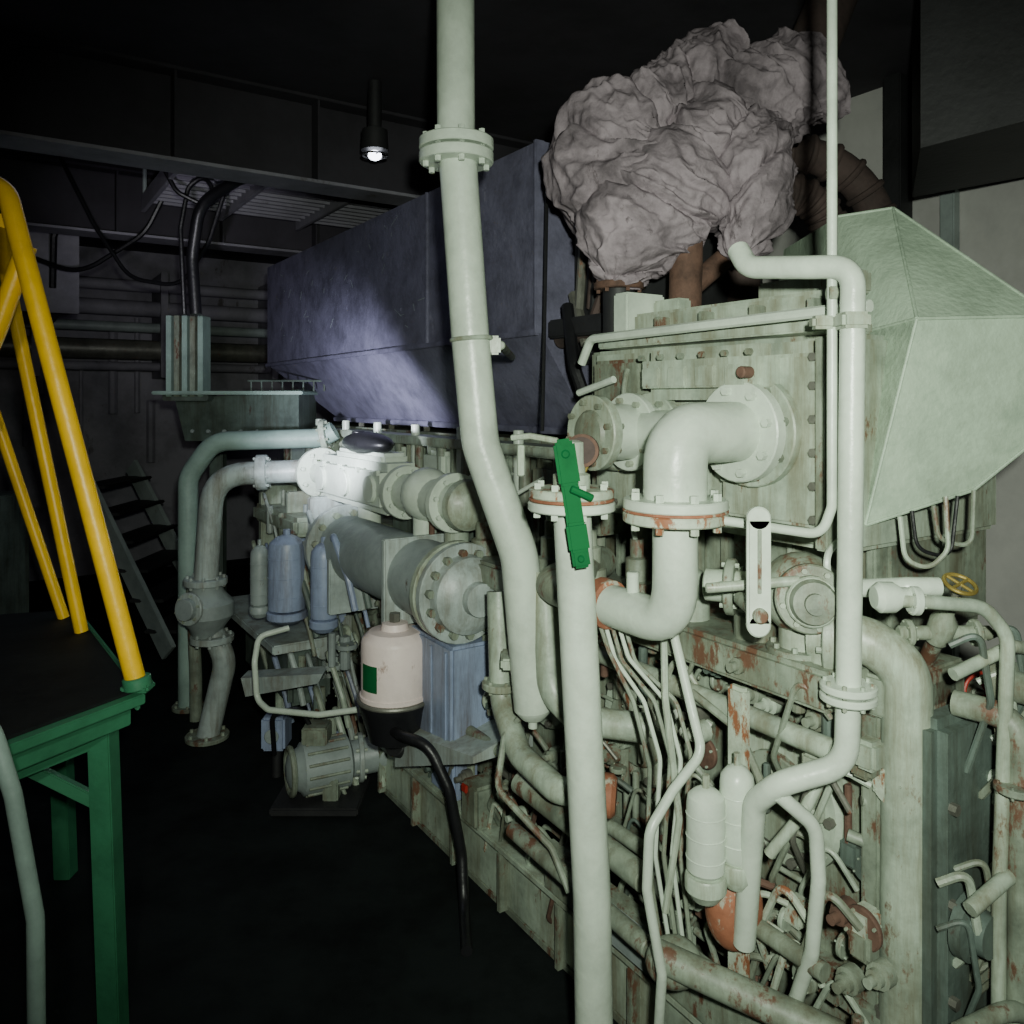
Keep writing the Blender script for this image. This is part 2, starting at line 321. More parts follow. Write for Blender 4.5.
s.cyl(c0,c0+W(-0.18,0.08,0),0.035,'P'); s.flange(c0+W(-0.13,0.055,0),W(-0.18,0.08,0),0.06,0.02,'PM',6)
s.cyl(c0,c0-Z*0.16,0.045,'P'); s.flange(c0-Z*0.12,Z,0.07,0.02,'PM',8)
s.tube([c0+W(0.05,-0.05,0.02),W(0.74,1.5,1.25),W(0.80,1.5,1.25)],0.018,'PW',0.02,12)
s.done()
s=Part('governor_lever',EN)
pc=W(0.462,1.5,1.278)
s.box(pc,(0.045,0.014,0.20),'PW','w',0.006); s.cyl(pc+W(0,-0.007,0.10),pc+W(0,0.007,0.10),0.0225,'PW'); s.cyl(pc+W(0,-0.007,-0.10),pc+W(0,0.007,-0.10),0.0225,'PW')
s.box(pc+W(0,-0.007,0.02),(0.008,0.004,0.12),'PM','w',0.002); s.cyl(pc+W(0,-0.02,-0.08),pc+W(0,0.12,-0.08),0.014,'PM'); s.cyl(pc+W(-0.08,0.08,-0.05),pc+W(0.1,0.06,-0.03),0.010,'P')
s.done()
s=Part('valve_manifold',EN)
s.ebox(0.66,1.46,-0.14,0.05,1.14,1.345,'PW',0.035); s.ebox(0.78,1.30,-0.12,0.0,1.33,1.38,'PW',0.02)
for u in (0.78,1.06,1.34): s.cyl(E(u,0.04,1.24),E(u,0.065,1.24),0.055,'PW')
for u in (0.70,0.9,1.1,1.3,1.42): s.lathe(E(u,0.05,1.31),V,[(0,0.012),(0.015,0.012)],'PW',6)
s.ell(E(1.05,-0.05,1.41),(0.22,0.08,0.05),'DK',3,(U,V,Z)); s.cyl(E(1.15,-0.05,1.4),E(1.15,-0.05,1.46),0.03,'DK')
s.cyl(E(0.72,-0.02,1.24),E(0.10,-0.02,1.24),0.075,'PW')
for u in (0.60,0.22): s.flange(E(u,-0.02,1.24),U,0.105,0.035,'PW',8,'PW')
s.ell(E(0.42,-0.02,1.25),(0.1,0.1,0.10),'PW',3); s.cyl(E(0.44,-0.02,1.25),E(0.44,-0.02,1.05),0.045,'PW')
s.lathe(E(0.14,-0.02,1.24),-U,[(0,0.09),(0.03,0.085),(0.06,0.05),(0.065,0.02)],'P')
s.flange(E(1.50,0.0,1.25),U,0.12,0.03,'PW',8,'PW'); s.cyl(E(1.40,0,1.25),E(1.55,0,1.25),0.06,'PW')
s.cyl(E(1.0,-0.04,1.2),E(1.0,-0.04,1.0),0.05,'PW')
s.done()
s=Part('oil_cooler',EN)
ax=0.04; zc=0.965
s.cyl(E(1.05,ax,zc),E(0.08,ax,zc),0.135,'GY',36,0.006)
s.flange(E(1.08,ax,zc),U,0.18,0.035,'PG',12); s.lathe(E(1.08,ax,zc),U,[(0,0.14),(0.1,0.13),(0.16,0.09),(0.18,0.04)],'PG',28)
s.flange(E(0.10,ax,zc),U,0.165,0.03,'P',14); s.flange(E(0.055,ax,zc),U,0.165,0.03,'PG',14,'PM')
s.lathe(E(0.04,ax,zc),-U,[(0,0.13),(0.04,0.125),(0.07,0.09),(0.08,0.055),(0.11,0.053),(0.112,0.03)],'PG',28)
s.ebox(0.35,0.38,ax-0.145,ax+0.145,0.80,1.11,'PG',0.005); s.ebox(0.9,0.93,ax-0.14,ax+0.14,0.72,0.95,'PG',0.005)
s.ebox(0.35,0.9,-0.2,-0.1,0.7,1.2,'PD')
s.cyl(E(0.2,ax-0.1,0.80),E(0.2,ax-0.1,0.55),0.05,'RU')
s.done()
s=Part('sump_service_box',EN)
s.ebox(0.02,0.34,-0.14,0.10,0.46,0.80,'BL',0.01); s.ebox(0.05,0.07,0.09,0.105,0.48,0.78,'BL'); s.ebox(0.15,0.17,0.09,0.105,0.48,0.78,'BL'); s.ebox(0.25,0.27,0.09,0.105,0.48,0.78,'BL')
s.add([E(-0.15,0.12,0.52),E(0.36,0.14,0.44),E(0.36,-0.1,0.5),E(-0.15,-0.1,0.58),E(-0.15,0.12,0.50),E(0.36,0.14,0.30),E(0.36,-0.1,0.3),E(-0.15,-0.1,0.5)],[[0,1,2,3],[7,6,5,4],[0,4,5,1],[1,5,6,2],[2,6,7,3],[3,7,4,0]],'PG')
s.ebox(0.35,0.78,-0.1,-0.0,0.225,0.42,'P',0.01); s.ebox(0.15,0.32,-0.08,0.02,0.225,0.40,'BL',0.01); s.ebox(0.55,0.7,0.0,0.015,0.26,0.38,'PD')
s.cyl(E(0.24,0.02,0.33),E(0.24,0.03,0.33),0.03,'PG'); s.ebox(-0.05,0.05,-0.05,0.05,0.225,0.36,'PM',0.01); s.ebox(0.0,0.03,0.05,0.06,0.33,0.355,'RED')
s.done()
s=Part('turbo_drain_pipe',EN)
s.tube([W(-0.04,2.3,1.05),W(-0.03,2.25,0.75),W(0.02,2.12,0.66),W(0.12,1.95,0.64),W(0.2,1.95,0.66)],0.033,'P',0.1)
s.flange(W(-0.03,2.25,0.80),Z,0.055,0.02,'P',6)
s.tube([W(0.08,2.1,1.15),W(0.10,2.05,0.85),W(0.17,2.0,0.80),W(0.33,1.95,0.80)],0.036,'P',0.1)
s.lathe(W(0.17,1.92,0.66),W(1,-0.2,-0.05),[(0,0.04),(0.02,0.050),(0.07,0.050),(0.08,0.04)],'OB')
s.done()
s=Part('auxiliary_frame',EN)
s.ebox(1.5,2.3,-0.35,-0.05,0.35,1.15,'PM',0.02); s.ebox(1.45,2.35,-0.4,0.0,1.15,1.2,'P'); s.ebox(1.35,1.4,-0.1,0.1,0.3,1.15,'PG'); s.ebox(1.2,2.2,-0.05,0.32,0.50,0.54,'PG')
s.ebox(1.62,1.66,-0.06,0.12,0.3,1.15,'P'); s.ebox(2.0,2.05,-0.06,0.14,0.3,1.15,'P'); s.ebox(1.4,2.1,0.02,0.16,0.96,1.05,'P',0.02)
s.ebox(1.35,2.1,0.0,0.2,0.2,0.50,'PD',0.02)
s.add([W(-1.17,3.45,0.40),W(-0.78,3.3,0.47),W(-0.80,3.3,0.43),W(-1.15,3.45,0.32),W(-1.17,3.55,0.40),W(-0.78,3.4,0.47),W(-0.80,3.4,0.43),W(-1.15,3.55,0.32)],[[0,1,2,3],[7,6,5,4],[0,4,5,1],[1,5,6,2],[2,6,7,3],[3,7,4,0]],'PG')
for i in range(170):
    u=0.95+R()*1.1; v=-0.08+R()*0.26; z=0.12+R()*0.95; m=random.choice(['PM','PG','PD','GY','P','BL','PM'])
    if i%3==0: s.cyl(E(u,v,z-0.06),E(u,v,z+0.08),0.010+R()*0.014,m,10)
    elif i%3==1: s.flange(E(u,v,z),random.choice((U,V,Z)),0.03+R()*0.02,0.02,m,6)
    else: s.tube([E(u,v,z),E(u-0.1,v+0.05,z+0.08),E(u-0.2,v+0.02,max(0.03,z-0.1)),E(u-0.22,v,max(0.02,z-0.22))],0.007+R()*0.008,m,0.06,8)
s.done()
def canister(name,p,r,z0,z1,m,parent=None,base='P'):
    s=Part(name,parent); h=z1-z0
    s.lathe(W(p[0],p[1],z0),Z,[(0,r*0.8),(0.01,r),(h*0.82,r),(h*0.9,r*0.93),(h*0.97,r*0.6),(h,r*0.3)],m,28)
    s.lathe(W(p[0],p[1],z0-0.05),Z,[(0,r*0.7),(0.02,r*1.08),(0.045,r*1.08),(0.05,r)],base,28); s.lathe(W(p[0],p[1],z1-0.005),Z,[(0,r*0.2),(0.03,r*0.2)],base,6)
    for k in range(3): s.torus(W(p[0],p[1],z0+h*(0.2+0.25*k)),Z,r,0.0015,m)
    return s.done()
canister('fuel_filter_1',(-0.985,3.50),0.08,0.68,1.01,'BL',EN,'BL'); canister('fuel_filter_2',(-0.79,3.36),0.055,0.68,1.0,'BL',EN,'BL'); canister('fuel_filter_3',(-1.13,3.58),0.04,0.68,0.95,'GY',EN,'GY')
canister('lube_filter_1',(0.385,1.59),0.038,0.66,0.83,'PW',EN); canister('lube_filter_2',(0.45,1.60),0.034,0.68,0.87,'PW',EN)
s=Part('lower_guards',EN)
s.ebox(-1.12,-1.07,0.02,0.045,0.35,1.0,'OR',0.01); s.ell(W(0.46,1.66,0.55),(0.06,0.05,0.09),'OB',3); s.ell(W(0.34,1.68,0.42),(0.06,0.05,0.05),'PM',3)
s.ebox(-1.35,-0.4,0.0,0.04,0.225,0.36,'PM',0.01); s.ebox(-0.9,-0.6,0.03,0.06,0.25,0.34,'GY')
s.cyl(W(0.30,1.66,0.45),W(0.62,1.5,0.40),0.03,'PM'); s.cyl(W(0.02,2.2,0.55),W(0.30,1.8,0.52),0.03,'PM'); s.cyl(W(0.0,2.2,0.42),W(0.3,1.75,0.40),0.022,'PM')
s.done()
s=Part('gear_end_pipework',EN)
s.ebox(-1.44,-1.37,-0.34,-0.12,0.25,1.0,'PD',0.02)
for k in range(8):
    s.lathe(E(-1.44,-0.15-0.16*(k%2),0.3+0.09*k),-U,[(0,0.011),(0.014,0.011)],'ST',6)
s.tube([E(-1.42,-0.20,1.02),E(-1.53,-0.22,1.02),E(-1.53,-0.22,0.62),E(-1.50,-0.24,0)],0.024,'PM',0.07,16)
s.tube([E(-1.42,-0.30,0.86),E(-1.56,-0.32,0.84),E(-1.56,-0.32,0.3),E(-1.56,-0.32,0)],0.018,'P',0.07,14)
s.tube([E(-1.50,-0.10,0.70),E(-1.52,-0.2,0.74),E(-1.52,-0.4,0.66)],0.014,'P',0.07,12)
s.tube([E(-1.50,-0.06,0.50),E(-1.54,-0.2,0.52),E(-1.56,-0.34,0.30)],0.016,'PM',0.1,12)
s.tube([E(-1.46,-0.12,1.10),E(-1.5,-0.25,1.14),E(-1.5,-0.42,1.10)],0.012,'P',0.05,12)
for (v,z) in ((-0.20,0.9),(-0.32,0.72),(-0.22,0.45)): s.flange(E(-1.53,v,z),Z,0.036,0.014,'PM',6,'PM')
s.lathe(E(-1.45,-0.30,1.05),-U,[(0,0.045),(0.03,0.045),(0.035,0.03),(0.07,0.028),(0.075,0.015)],'PM')
s.lathe(E(-1.45,-0.18,0.62),-U,[(0,0.06),(0.02,0.06),(0.025,0.04),(0.05,0.038)],'PD')
for i in range(22):
    z=0.3+R()*0.85; v=-0.10-R()*0.24; s.tube([E(-1.44,v,z),E(-1.48,v-0.03,z+0.03),E(-1.49,v-0.05,z-0.10),E(-1.44,v-0.06,z-0.16-R()*0.1)],0.005+R()*0.004,random.choice(['PM','PD','PM','P']),0.04,8)
s.done()
# ---------- centrifugal oil filter ----------
C=empty('centrifugal_oil_filter'); cx,cy=-0.41,2.80
s=Part('bowl',C); s.lathe(W(cx,cy,0.56),Z,[(0,0.112),(0.008,0.122),(0.02,0.122),(0.022,0.117),(0.20,0.117),(0.215,0.112),(0.235,0.09),(0.24,0.05),(0.262,0.045),(0.265,0.02)],'WH',36)
s.lathe(W(cx,cy,0.82),Z,[(0,0.02),(0.035,0.02)],'ST',6); s.done()
s=Part('housing',C); s.lathe(W(cx,cy,0.40),Z,[(0,0.05),(0.02,0.09),(0.13,0.12),(0.15,0.128),(0.16,0.128)],'DK',32); s.cyl(W(cx,cy,0.40),W(cx+0.12,cy+0.15,0.3),0.045,'DG')
s.cyl(W(cx,cy,0.45),W(cx+0.25,cy+0.05,0.45),0.04,'ST'); s.torus(W(cx,cy,0.56),Z,0.125,0.008,'ST'); s.done()
s=Part('label',C)
vs=[];fs=[]
for i in range(7):
    a=math.radians(-148+i*6)
    for z in (0.61,0.70): vs.append(W(cx+0.1185*math.cos(a),cy+0.1185*math.sin(a),z))
for i in range(6): fs.append([2*i,2*i+2,2*i+3,2*i+1])
s.add(vs,fs,'GR'); s.done()
Part('rubber_hose').tube([W(-0.42,2.75,0.47),W(-0.36,2.62,0.50),W(-0.27,2.58,0.49),W(-0.20,2.55,0.36),W(-0.16,2.55,0.15),W(-0.15,2.5,0.015),W(-0.13,2.3,0.015)],0.017,'DK',0.1,12).done()
Pm=empty('priming_pump'); pc=W(-0.76,3.2,0.14)
s=Part('motor',Pm); s.lathe(pc,W(-0.8,-0.4,0),[(-0.12,0.06),(-0.10,0.10),(0.08,0.10),(0.09,0.085),(0.13,0.06),(0.14,0.03)],'GY',28)
for k in range(14):
    a=k*math.pi/7; x,y,d=basis(W(-0.8,-0.4,0)); e=x*math.cos(a)+y*math.sin(a); s.cyl(pc-d*0.09+e*0.102,pc+d*0.07+e*0.102,0.006,'PM',6)
s.torus(pc+W(-0.11,-0.055,0),W(-0.8,-0.4,0),0.085,0.012,'PM'); s.done()
s=Part('pump_base',Pm); s.box(pc+W(0,0,-0.12),(0.34,0.28,0.03),'DG','w'); s.box(pc+W(0.05,0,-0.07),(0.06,0.16,0.1),'PM','w'); s.cyl(pc+W(0.1,0.05,0),pc+W(0.28,0.1,0.02),0.07,'GY'); s.flange(pc+W(0.14,0.07,0),W(1,.3,0),0.095,0.02,'PG',6)
s.cyl(pc+W(0.22,0.08,0),pc+W(0.22,0.08,0.2),0.03,'P'); s.flange(pc+W(0.22,0.08,0.14),Z,0.05,0.02,'GY',4); s.box(pc+W(-0.02,0,0.13),(0.1,0.1,0.07),'PM','w')
s.tube([pc+W(0.22,0.08,0.18),pc+W(0.2,0.1,0.3),pc+W(0.35,0.1,0.3)],0.02,'DK',0.06,10); s.tube([pc+W(-0.05,0,0.16),pc+W(-0.08,-0.02,0.24),pc+W(-0.2,0,0.2),pc+W(-0.22,0.1,0.0)],0.01,'DK',0.06,8); s.done()
s=Part('switch_box'); s.box(W(-1.0,3.4,0.20),(0.10,0.12,0.14),'BL','w',0.01); s.cyl(W(-1.0,3.4,0),W(-1.0,3.4,0.15),0.02,'DG'); s.cyl(W(-1.0,3.33,0.2),W(-1.0,3.32,0.2),0.03,'GY'); s.done()
Part('drain_pipe').tube([W(-0.92,3.3,0.66),W(-1.03,3.25,0.64),W(-1.03,3.2,0.55),W(-1.02,3.2,0.40),W(-0.96,3.15,0.38),W(-0.75,3.1,0.38),W(-0.6,3.1,0.40)],0.012,'PW',0.05,12).done()
# ---------- left water pipes with valve ----------
wp=empty('sea_water_pipe')
s=Part('pipe',wp)
s.tube([W(-0.93,3.88,1.26),W(-1.42,3.8,1.245),W(-1.455,3.8,0.73)],0.055,'PG',0.17,22)
s.tube([W(-1.43,3.8,0.52),W(-1.36,3.8,0.36),W(-1.44,3.78,0.0)],0.052,'PG',0.16,22)
s.flange(W(-1.2,3.84,1.252),W(1,0.15,0.03),0.085,0.05,'PG',8,'PG'); s.flange(W(-1.455,3.8,0.74),Z,0.10,0.03,'PG',8,'PG'); s.flange(W(-1.425,3.8,0.47),Z,0.10,0.03,'PG',8,'PG'); s.flange(W(-1.44,3.78,0.012),Z,0.10,0.02,'PM',6); s.done()
s=Part('globe_valve',wp); s.lathe(W(-1.45,3.8,0.74),-Z,[(0,0.06),(0.05,0.08),(0.10,0.125),(0.16,0.125),(0.22,0.08),(0.27,0.06)],'GY',28)
s.cyl(W(-1.45,3.8,0.62),W(-1.50,3.65,0.64),0.05,'GY'); s.flange(W(-1.49,3.69,0.635),W(-0.05,-0.15,0.02),0.075,0.02,'PG',6); s.done()
s=Part('cooling_return_pipe'); s.tube([W(-0.93,4.2,1.44),W(-1.00,4.2,1.40),W(-1.55,4.15,1.385),W(-1.68,4.15,1.2),W(-1.68,4.15,0.0)],0.05,'TE',0.16,20); s.flange(W(-0.98,4.2,1.41),W(1,0,.2),0.09,0.03,'P',8); s.tube([W(-1.60,4.0,0.7),W(-1.58,4.0,0.2),W(-1.58,4.0,0)],0.03,'PM'); s.flange(W(-1.68,4.15,0.01),Z,0.08,0.02,'PM',6); s.done()
s=Part('header_tank')
s.add([W(-1.98,4.7,1.60),W(-1.2,4.5,1.66),W(-1.2,4.9,1.66),W(-1.98,5.1,1.60),W(-1.92,4.7,1.36),W(-1.2,4.5,1.36),W(-1.2,4.9,1.36),W(-1.92,5.1,1.36)],[[0,1,2,3],[7,6,5,4],[0,4,5,1],[1,5,6,2],[2,6,7,3],[3,7,4,0]],'PD')
s.box(W(-1.58,4.68,1.64),(0.84,0.5,0.02),'TE','w'); s.box(W(-1.8,4.9,0.68),(0.08,0.08,1.36),'PD','w'); s.box(W(-1.3,4.9,0.7),(0.08,0.08,1.4),'PD','w')
for i in range(6): s.cyl(W(-1.85+i*0.1,4.64-i*0.02,1.42),W(-1.85+i*0.1,4.62-i*0.02,1.42),0.012,'GY',8)
s.done()
s=Part('tank_louvre')
for i in range(5): s.box(W(-1.95+i*0.045,4.6,1.85),(0.03,0.12,0.46),'PM' if i%2 else 'TE','w',0.002)
s.box(W(-1.86,4.62,1.62),(0.26,0.14,0.05),'PD','w'); s.done()
s=Part('guard_grille')
for i in range(9): s.cyl(W(-1.5+i*0.06,4.6,1.65),W(-1.5+i*0.06,4.6,1.71),0.005,'PD',6)
s.cyl(W(-1.52,4.6,1.71),W(-1.0,4.6,1.71),0.006,'PD',6); s.done()
# ---------- coated air duct box ----------
B=empty('charge_air_receiver')
s=Part('box_shell',B)
u0,u1=-0.07,2.98
def prof(u,ub): return [E(u,-0.18,2.46),E(u,-0.18,1.83),E(ub,-0.40,1.50),E(ub,-1.05,1.50),E(u,-1.05,2.46)]
a=prof(u0,u0); b=prof(u1,u1-0.65)
s.add(a+b,[[0,1,2,3,4],[9,8,7],[9,7,6],[9,6,5]]+[[i,5+i,5+(i+1)%5,(i+1)%5] for i in range(5)],'PUR')
s.ebox(u0,u1,-0.185,-0.165,1.815,1.835,'PUR',0.003); s.ebox(u0-0.01,u1-0.65,-0.43,-0.38,1.475,1.50,'PUR',0.004)
s.ebox(0.72,0.735,-0.183,-0.17,1.83,2.46,'PUR',0.002); s.ebox(u0-0.01,u0+0.005,-0.2,-0.16,1.82,2.46,'PUR',0.003)
for i in range(6): s.box(E(0.0+i*0.4,-0.42,1.465),(0.02,0.03,0.05),'ST')
for u in (0.2,1.3,2.1): s.ebox(u-0.03,u+0.03,-0.9,-0.6,1.44,1.51,'ST')
for (u,z) in ((0.5,2.1),(1.0,2.0),(1.6,2.2),(2.2,2.05)): s.ebox(u-0.02,u+0.02,-0.19,-0.178,z-0.01,z+0.01,'PUR',0.002)
for i in range(34):   # scuffs and weld splatter left on the coating
    u=0.1+R()*2.7; z=1.9+R()*0.5; a_=E(u,-0.1815,z); b_=E(u+(R()-0.5)*0.16,-0.1815,z+(R()-0.5)*0.10); s.cyl(a_,b_,0.0022,'GY',5)
s.done()
s=Part('air_duct_coupling',B)
s.ebox(-0.42,-0.08,-0.9,-0.3,1.72,2.2,'DG',0.03); s.cyl(E(-0.1,-0.25,1.80),E(-0.5,-0.22,1.86),0.03,'BRN'); s.ebox(-0.4,-0.12,-0.3,-0.18,1.80,1.86,'DG')
s.cyl(E(-0.16,-0.15,2.35),E(-0.16,-0.13,1.5),0.006,'DK',8); s.tube([E(-0.2,-0.2,1.9),E(-0.3,-0.15,1.7),E(-0.35,-0.2,1.5)],0.02,'DK',0.1,10)
for i in range(12): s.cyl(E(-0.12-R()*0.3,-0.28,1.75+R()*0.4),E(-0.12-R()*0.3,-0.24,1.75+R()*0.4),0.01+R()*0.015,random.choice(['BRN','DG','ST']),8)
s.done()
# ---------- exhaust lagging (wrapped blanket on the exhaust) ----------
LG=empty('exhaust_lagging')
def lagtube(s,pts,rad,ph,amp,seg=170,bend=0.25,step=0.0035):
    P=fillet(pts,bend); Q=[]; D=[0]
    for i in range(len(P)-1): D.append(D[-1]+(P[i+1]-P[i]).length)
    Lg=D[-1]; nst=int(Lg/step); j=0
    for k in range(nst+1):
        d=Lg*k/nst
        while j<len(P)-2 and D[j+1]<d: j+=1
        t=(d-D[j])/max(1e-6,D[j+1]-D[j]); Q.append(P[j].lerp(P[j+1],min(1,t)))
    x=None; vs=[]; fs=[]
    for i,p in enumerate(Q):
        T=(Q[min(i+3,len(Q)-1)]-Q[max(i-3,0)]).normalized()
        if x is None: x,y,_=basis(T)
        x=(x-T*x.dot(T)).normalized(); y=T.cross(x); f=i/(len(Q)-1)
        r=rad(f)
        for k in range(seg):
            a=2*math.pi*k/seg; n=x*math.cos(a)+y*math.sin(a); q=p+n*r
            w=noise.noise_vector(q*2.6+Vector((ph,1,0))); w2=noise.noise_vector(q*7+Vector((ph,4,0)))
            d=Lg*f+0.07*math.sin(a+ph)+0.05*w.x+0.012*w2.x
            ca,sa=math.cos(a),math.sin(a)
            n1=noise.noise(Vector((ca*0.9+ph,sa*0.9,d*10))); r1=max(0,1-abs(n1)*5.0)
            n2=noise.noise(Vector((ca*1.7,sa*1.7+ph,d*24))); r2=max(0,1-abs(n2)*4.0)
            n3=noise.noise(Vector((ca*3.0+2,sa*3.0+ph,d*16+5))); r3=max(0,1-abs(n3)*5.0)
            band=(1-abs(math.sin(d*15+ph)))**6
            big=noise.noise(q*4.0+Vector((ph,0,5)))
            vs.append(q+n*(r1*amp+r2*amp*0.40+r3*amp*0.35-band*amp*1.6+big*0.05-amp*0.4))
    m=len(Q)
    for i in range(m-1):
        for k in range(seg):
            a=i*seg+k; b=i*seg+(k+1)%seg; fs.append([a,b,b+seg,a+seg])
    fs.append(list(range(seg))[::-1]); fs.append([(m-1)*seg+k for k in range(seg)])
    s.add(vs,fs,'CL')
s=Part('wrap_main',LG)
lagtube(s,[W(0.28,2.22,1.92),W(0.34,2.24,2.06),W(0.44,2.28,2.20),W(0.60,2.38,2.36),W(0.92,2.5,2.62)],lambda f:0.04+0.120*min(1,(f*5.5)**0.6),2.0,0.020)
s.done(80)
s=Part('wrap_left',LG)
lagtube(s,[W(0.70,2.5,2.62),W(0.40,2.42,2.42),W(0.25,2.32,2.28),W(0.33,2.25,2.13),W(0.54,2.22,2.05)],lambda f:0.150+0.02*math.sin(f*3.1)-0.11*max(0,(f-0.80)/0.20)**2,6.0,0.020)
s.done(80)
s=Part('wrap_side',LG)
lagtube(s,[W(0.62,2.2,1.985),W(0.65,2.22,2.10),W(0.67,2.25,2.24),W(0.68,2.4,2.42),W(0.80,2.5,2.58)],lambda f:0.03+0.080*min(1,(f*6.0)**0.6),9.0,0.017,130)
s.done(80)
s=Part('rusty_flange',LG); s.cyl(W(0.475,2.2,1.82),W(0.48,2.2,2.05),0.045,'RU'); s.flange(W(0.475,2.2,1.84),Z,0.06,0.02,'RU',6,'RU'); s.flange(W(0.30,2.25,1.92),Z,0.07,0.02,'RU',6,'RU'); s.cyl(W(0.30,2.25,1.78),W(0.30,2.25,2.0),0.045,'DG')
s.cyl(W(0.48,2.2,1.9),W(0.60,2.25,2.0),0.03,'RU'); s.cyl(W(0.88,2.49,2.56),W(1.1,2.7,3.0),0.08,'BRN'); s.done()
BL=Part('exhaust_bellows')
def arc(cx,cz,y,R0,a0,a1,r,m,n=26):
    P=[W(cx+R0*math.cos(a0+(a1-a0)*i/n),y+0.04*i/n,cz+R0*math.sin(a0+(a1-a0)*i/n)) for i in range(n+1)]
    BL.tube(P,r,m,0.01,20)
    for i in range(1,n,2):
        t=(P[i+1]-P[i-1]); BL.torus(P[i],t,r,0.012,m,24)
arc(0.92,2.14,2.65,0.15,math.pi*0.95,-0.2,0.055,'BRN'); arc(0.98,2.14,2.8,0.33,math.pi*0.95,-0.25,0.06,'BRN')
BL.cyl(W(1.30,2.84,2.06),W(1.30,2.84,1.6),0.055,'BRN'); BL.cyl(W(1.07,2.69,2.11),W(1.07,2.69,1.7),0.055,'BRN'); BL.cyl(W(0.77,2.65,2.16),W(0.76,2.65,1.7),0.055,'BRN')
BL.done()
# ---------- right air filter housing ----------
s=Part('air_intake_hood')
T1=W(0.835,2.05,2.07); T2=W(0.953,2.0,2.08); T3=W(1.12,2.5,2.08); T4=W(0.85,2.5,2.07)
B1=W(0.775,1.9,1.745); B2=W(0.835,1.65,1.768); B3=W(1.12,1.66,1.775); B4=W(1.24,2.4,1.77); B5=W(0.80,2.5,1.75)
D3=W(1.11,1.67,1.53); D4=W(1.22,2.4,1.50)
C1=W(0.774,1.9,1.315); C2=W(0.742,1.68,1.337); C3=W(0.975,1.69,1.41); C4=W(1.1,2.35,1.38); C5=W(0.82,2.45,1.31)
vs=[T1,T2,T3,T4,B1,B2,B3,B4,B5,D3,D4,C1,C2,C3,C4,C5]
fs=[[0,1,2,3],[0,4,5,1],[1,5,6],[1,6,7,2],[2,7,8,3],[3,8,4,0],[4,11,12,5],[5,12,13],[5,13,9],[5,9,6],[6,9,10,7],[9,13,14,10],[7,10,14,15,8],[8,15,11,4],[11,15,14,13,12]]
s.add(vs,fs,'PH')
def seam(a,b,r=0.004): s.cyl(a,b,r,'PH',8)
for a,b in ((B1,B2),(B2,B3),(T1,T2),(T2,B2),(B2,C2),(T2,B3),(C2,C3),(C3,D3),(B3,D3)): seam(a,b)
s.cyl(W(0.95,2.2,0),W(0.95,2.2,1.4),0.05,'PM'); s.cyl(W(0.85,2.1,1.5),W(0.75,2.1,1.5),0.09,'P')
s.done(15)
# ---------- large free standing pipes ----------
s=Part('vent_pipe')
s.tube([W(-0.143,2.1,2.24),W(-0.109,2.1,1.756),W(-0.083,2.1,1.483),W(0.02,2.1,1.19),W(0.055,2.1,0.79)],0.050,'PW',0.25,28)
s.lathe(W(0.0545,2.1,0.795),W(0.005,0,-1),[(0,0.050),(0.012,0.046),(0.03,0.03),(0.032,0.012),(0.055,0.012)],'PW',20)
s.flange(W(-0.146,2.1,2.27),Z,0.098,0.028,'PW',8,'PW'); s.flange(W(-0.146,2.1,2.235),Z,0.098,0.028,'PW',8,'PW'); s.cyl(W(-0.147,2.1,2.28),W(-0.15,2.1,3.0),0.05,'PW')
s.torus(W(-0.107,2.1,1.76),W(0.07,0,-1),0.052,0.006,'P'); s.box(W(-0.045,2.12,1.745),(0.03,0.02,0.05),'P','w')
s.cyl(W(-0.03,2.12,1.745),W(0.0,2.7,1.745),0.012,'PM')
s.box(W(0.0,2.16,0.9),(0.06,0.1,0.03),'P','w'); s.cyl(W(0.03,2.12,0.9),W(0.05,2.4,0.9),0.012,'PM')
s.done()
s=Part('standpipe')
s.tube([W(0.128,1.72,1.385),W(0.172,1.72,0.53),W(0.18,1.72,0.0)],0.041,'PW',0.2,28)
s.flange(W(0.128,1.72,1.373),Z,0.094,0.02,'PW',8,'PW'); s.cyl(W(0.128,1.72,1.384),W(0.128,1.72,1.391),0.092,'OB',32); s.flange(W(0.128,1.72,1.401),Z,0.092,0.02,'OR',8,'PW')
s.lathe(W(0.128,1.72,1.41),Z,[(0,0.04),(0.03,0.04),(0.035,0.03),(0.10,0.028),(0.105,0.015)],'P',20)
s.flange(W(0.18,1.72,0.01),Z,0.09,0.02,'PW',6); s.tube([W(0.10,1.76,1.51),W(0.04,1.78,1.52),W(0.0,1.8,1.515)],0.007,'P',0.02,8); s.cyl(W(0.02,1.79,1.50),W(0.02,1.79,1.43),0.009,'P',8)
s.done()
s=Part('valve_hand_lever')
a=W(0.104,1.64,1.52); b=W(0.142,1.62,1.26); d=(b-a).normalized(); x=Vector((1,0,0)); x=(x-d*x.dot(d)).normalized(); y=d.cross(x)
s.box((a+b)/2,(0.036,0.018,(b-a).length),'GR',(x,y,d),0.007); s.box(a+d*0.05+W(0.0,-0.008,0),(0.044,0.02,0.09),'GR',(x,y,d),0.008); s.box(a+d*0.20+W(0,-0.008,0),(0.042,0.02,0.06),'GR',(x,y,d),0.008)
s.cyl(a+d*0.03+W(0,-0.022,0),a+d*0.03+W(0,0.06,0),0.009,'GR',12); s.cyl(a+d*0.1+W(0.0,-0.02,0),a+d*0.1+W(0.045,-0.02,-0.02),0.008,'GR',10); s.cyl(b-d*0.02+W(0,-0.015,0),b-d*0.02+W(0,0.012,0),0.007,'GR',10)
s.done()
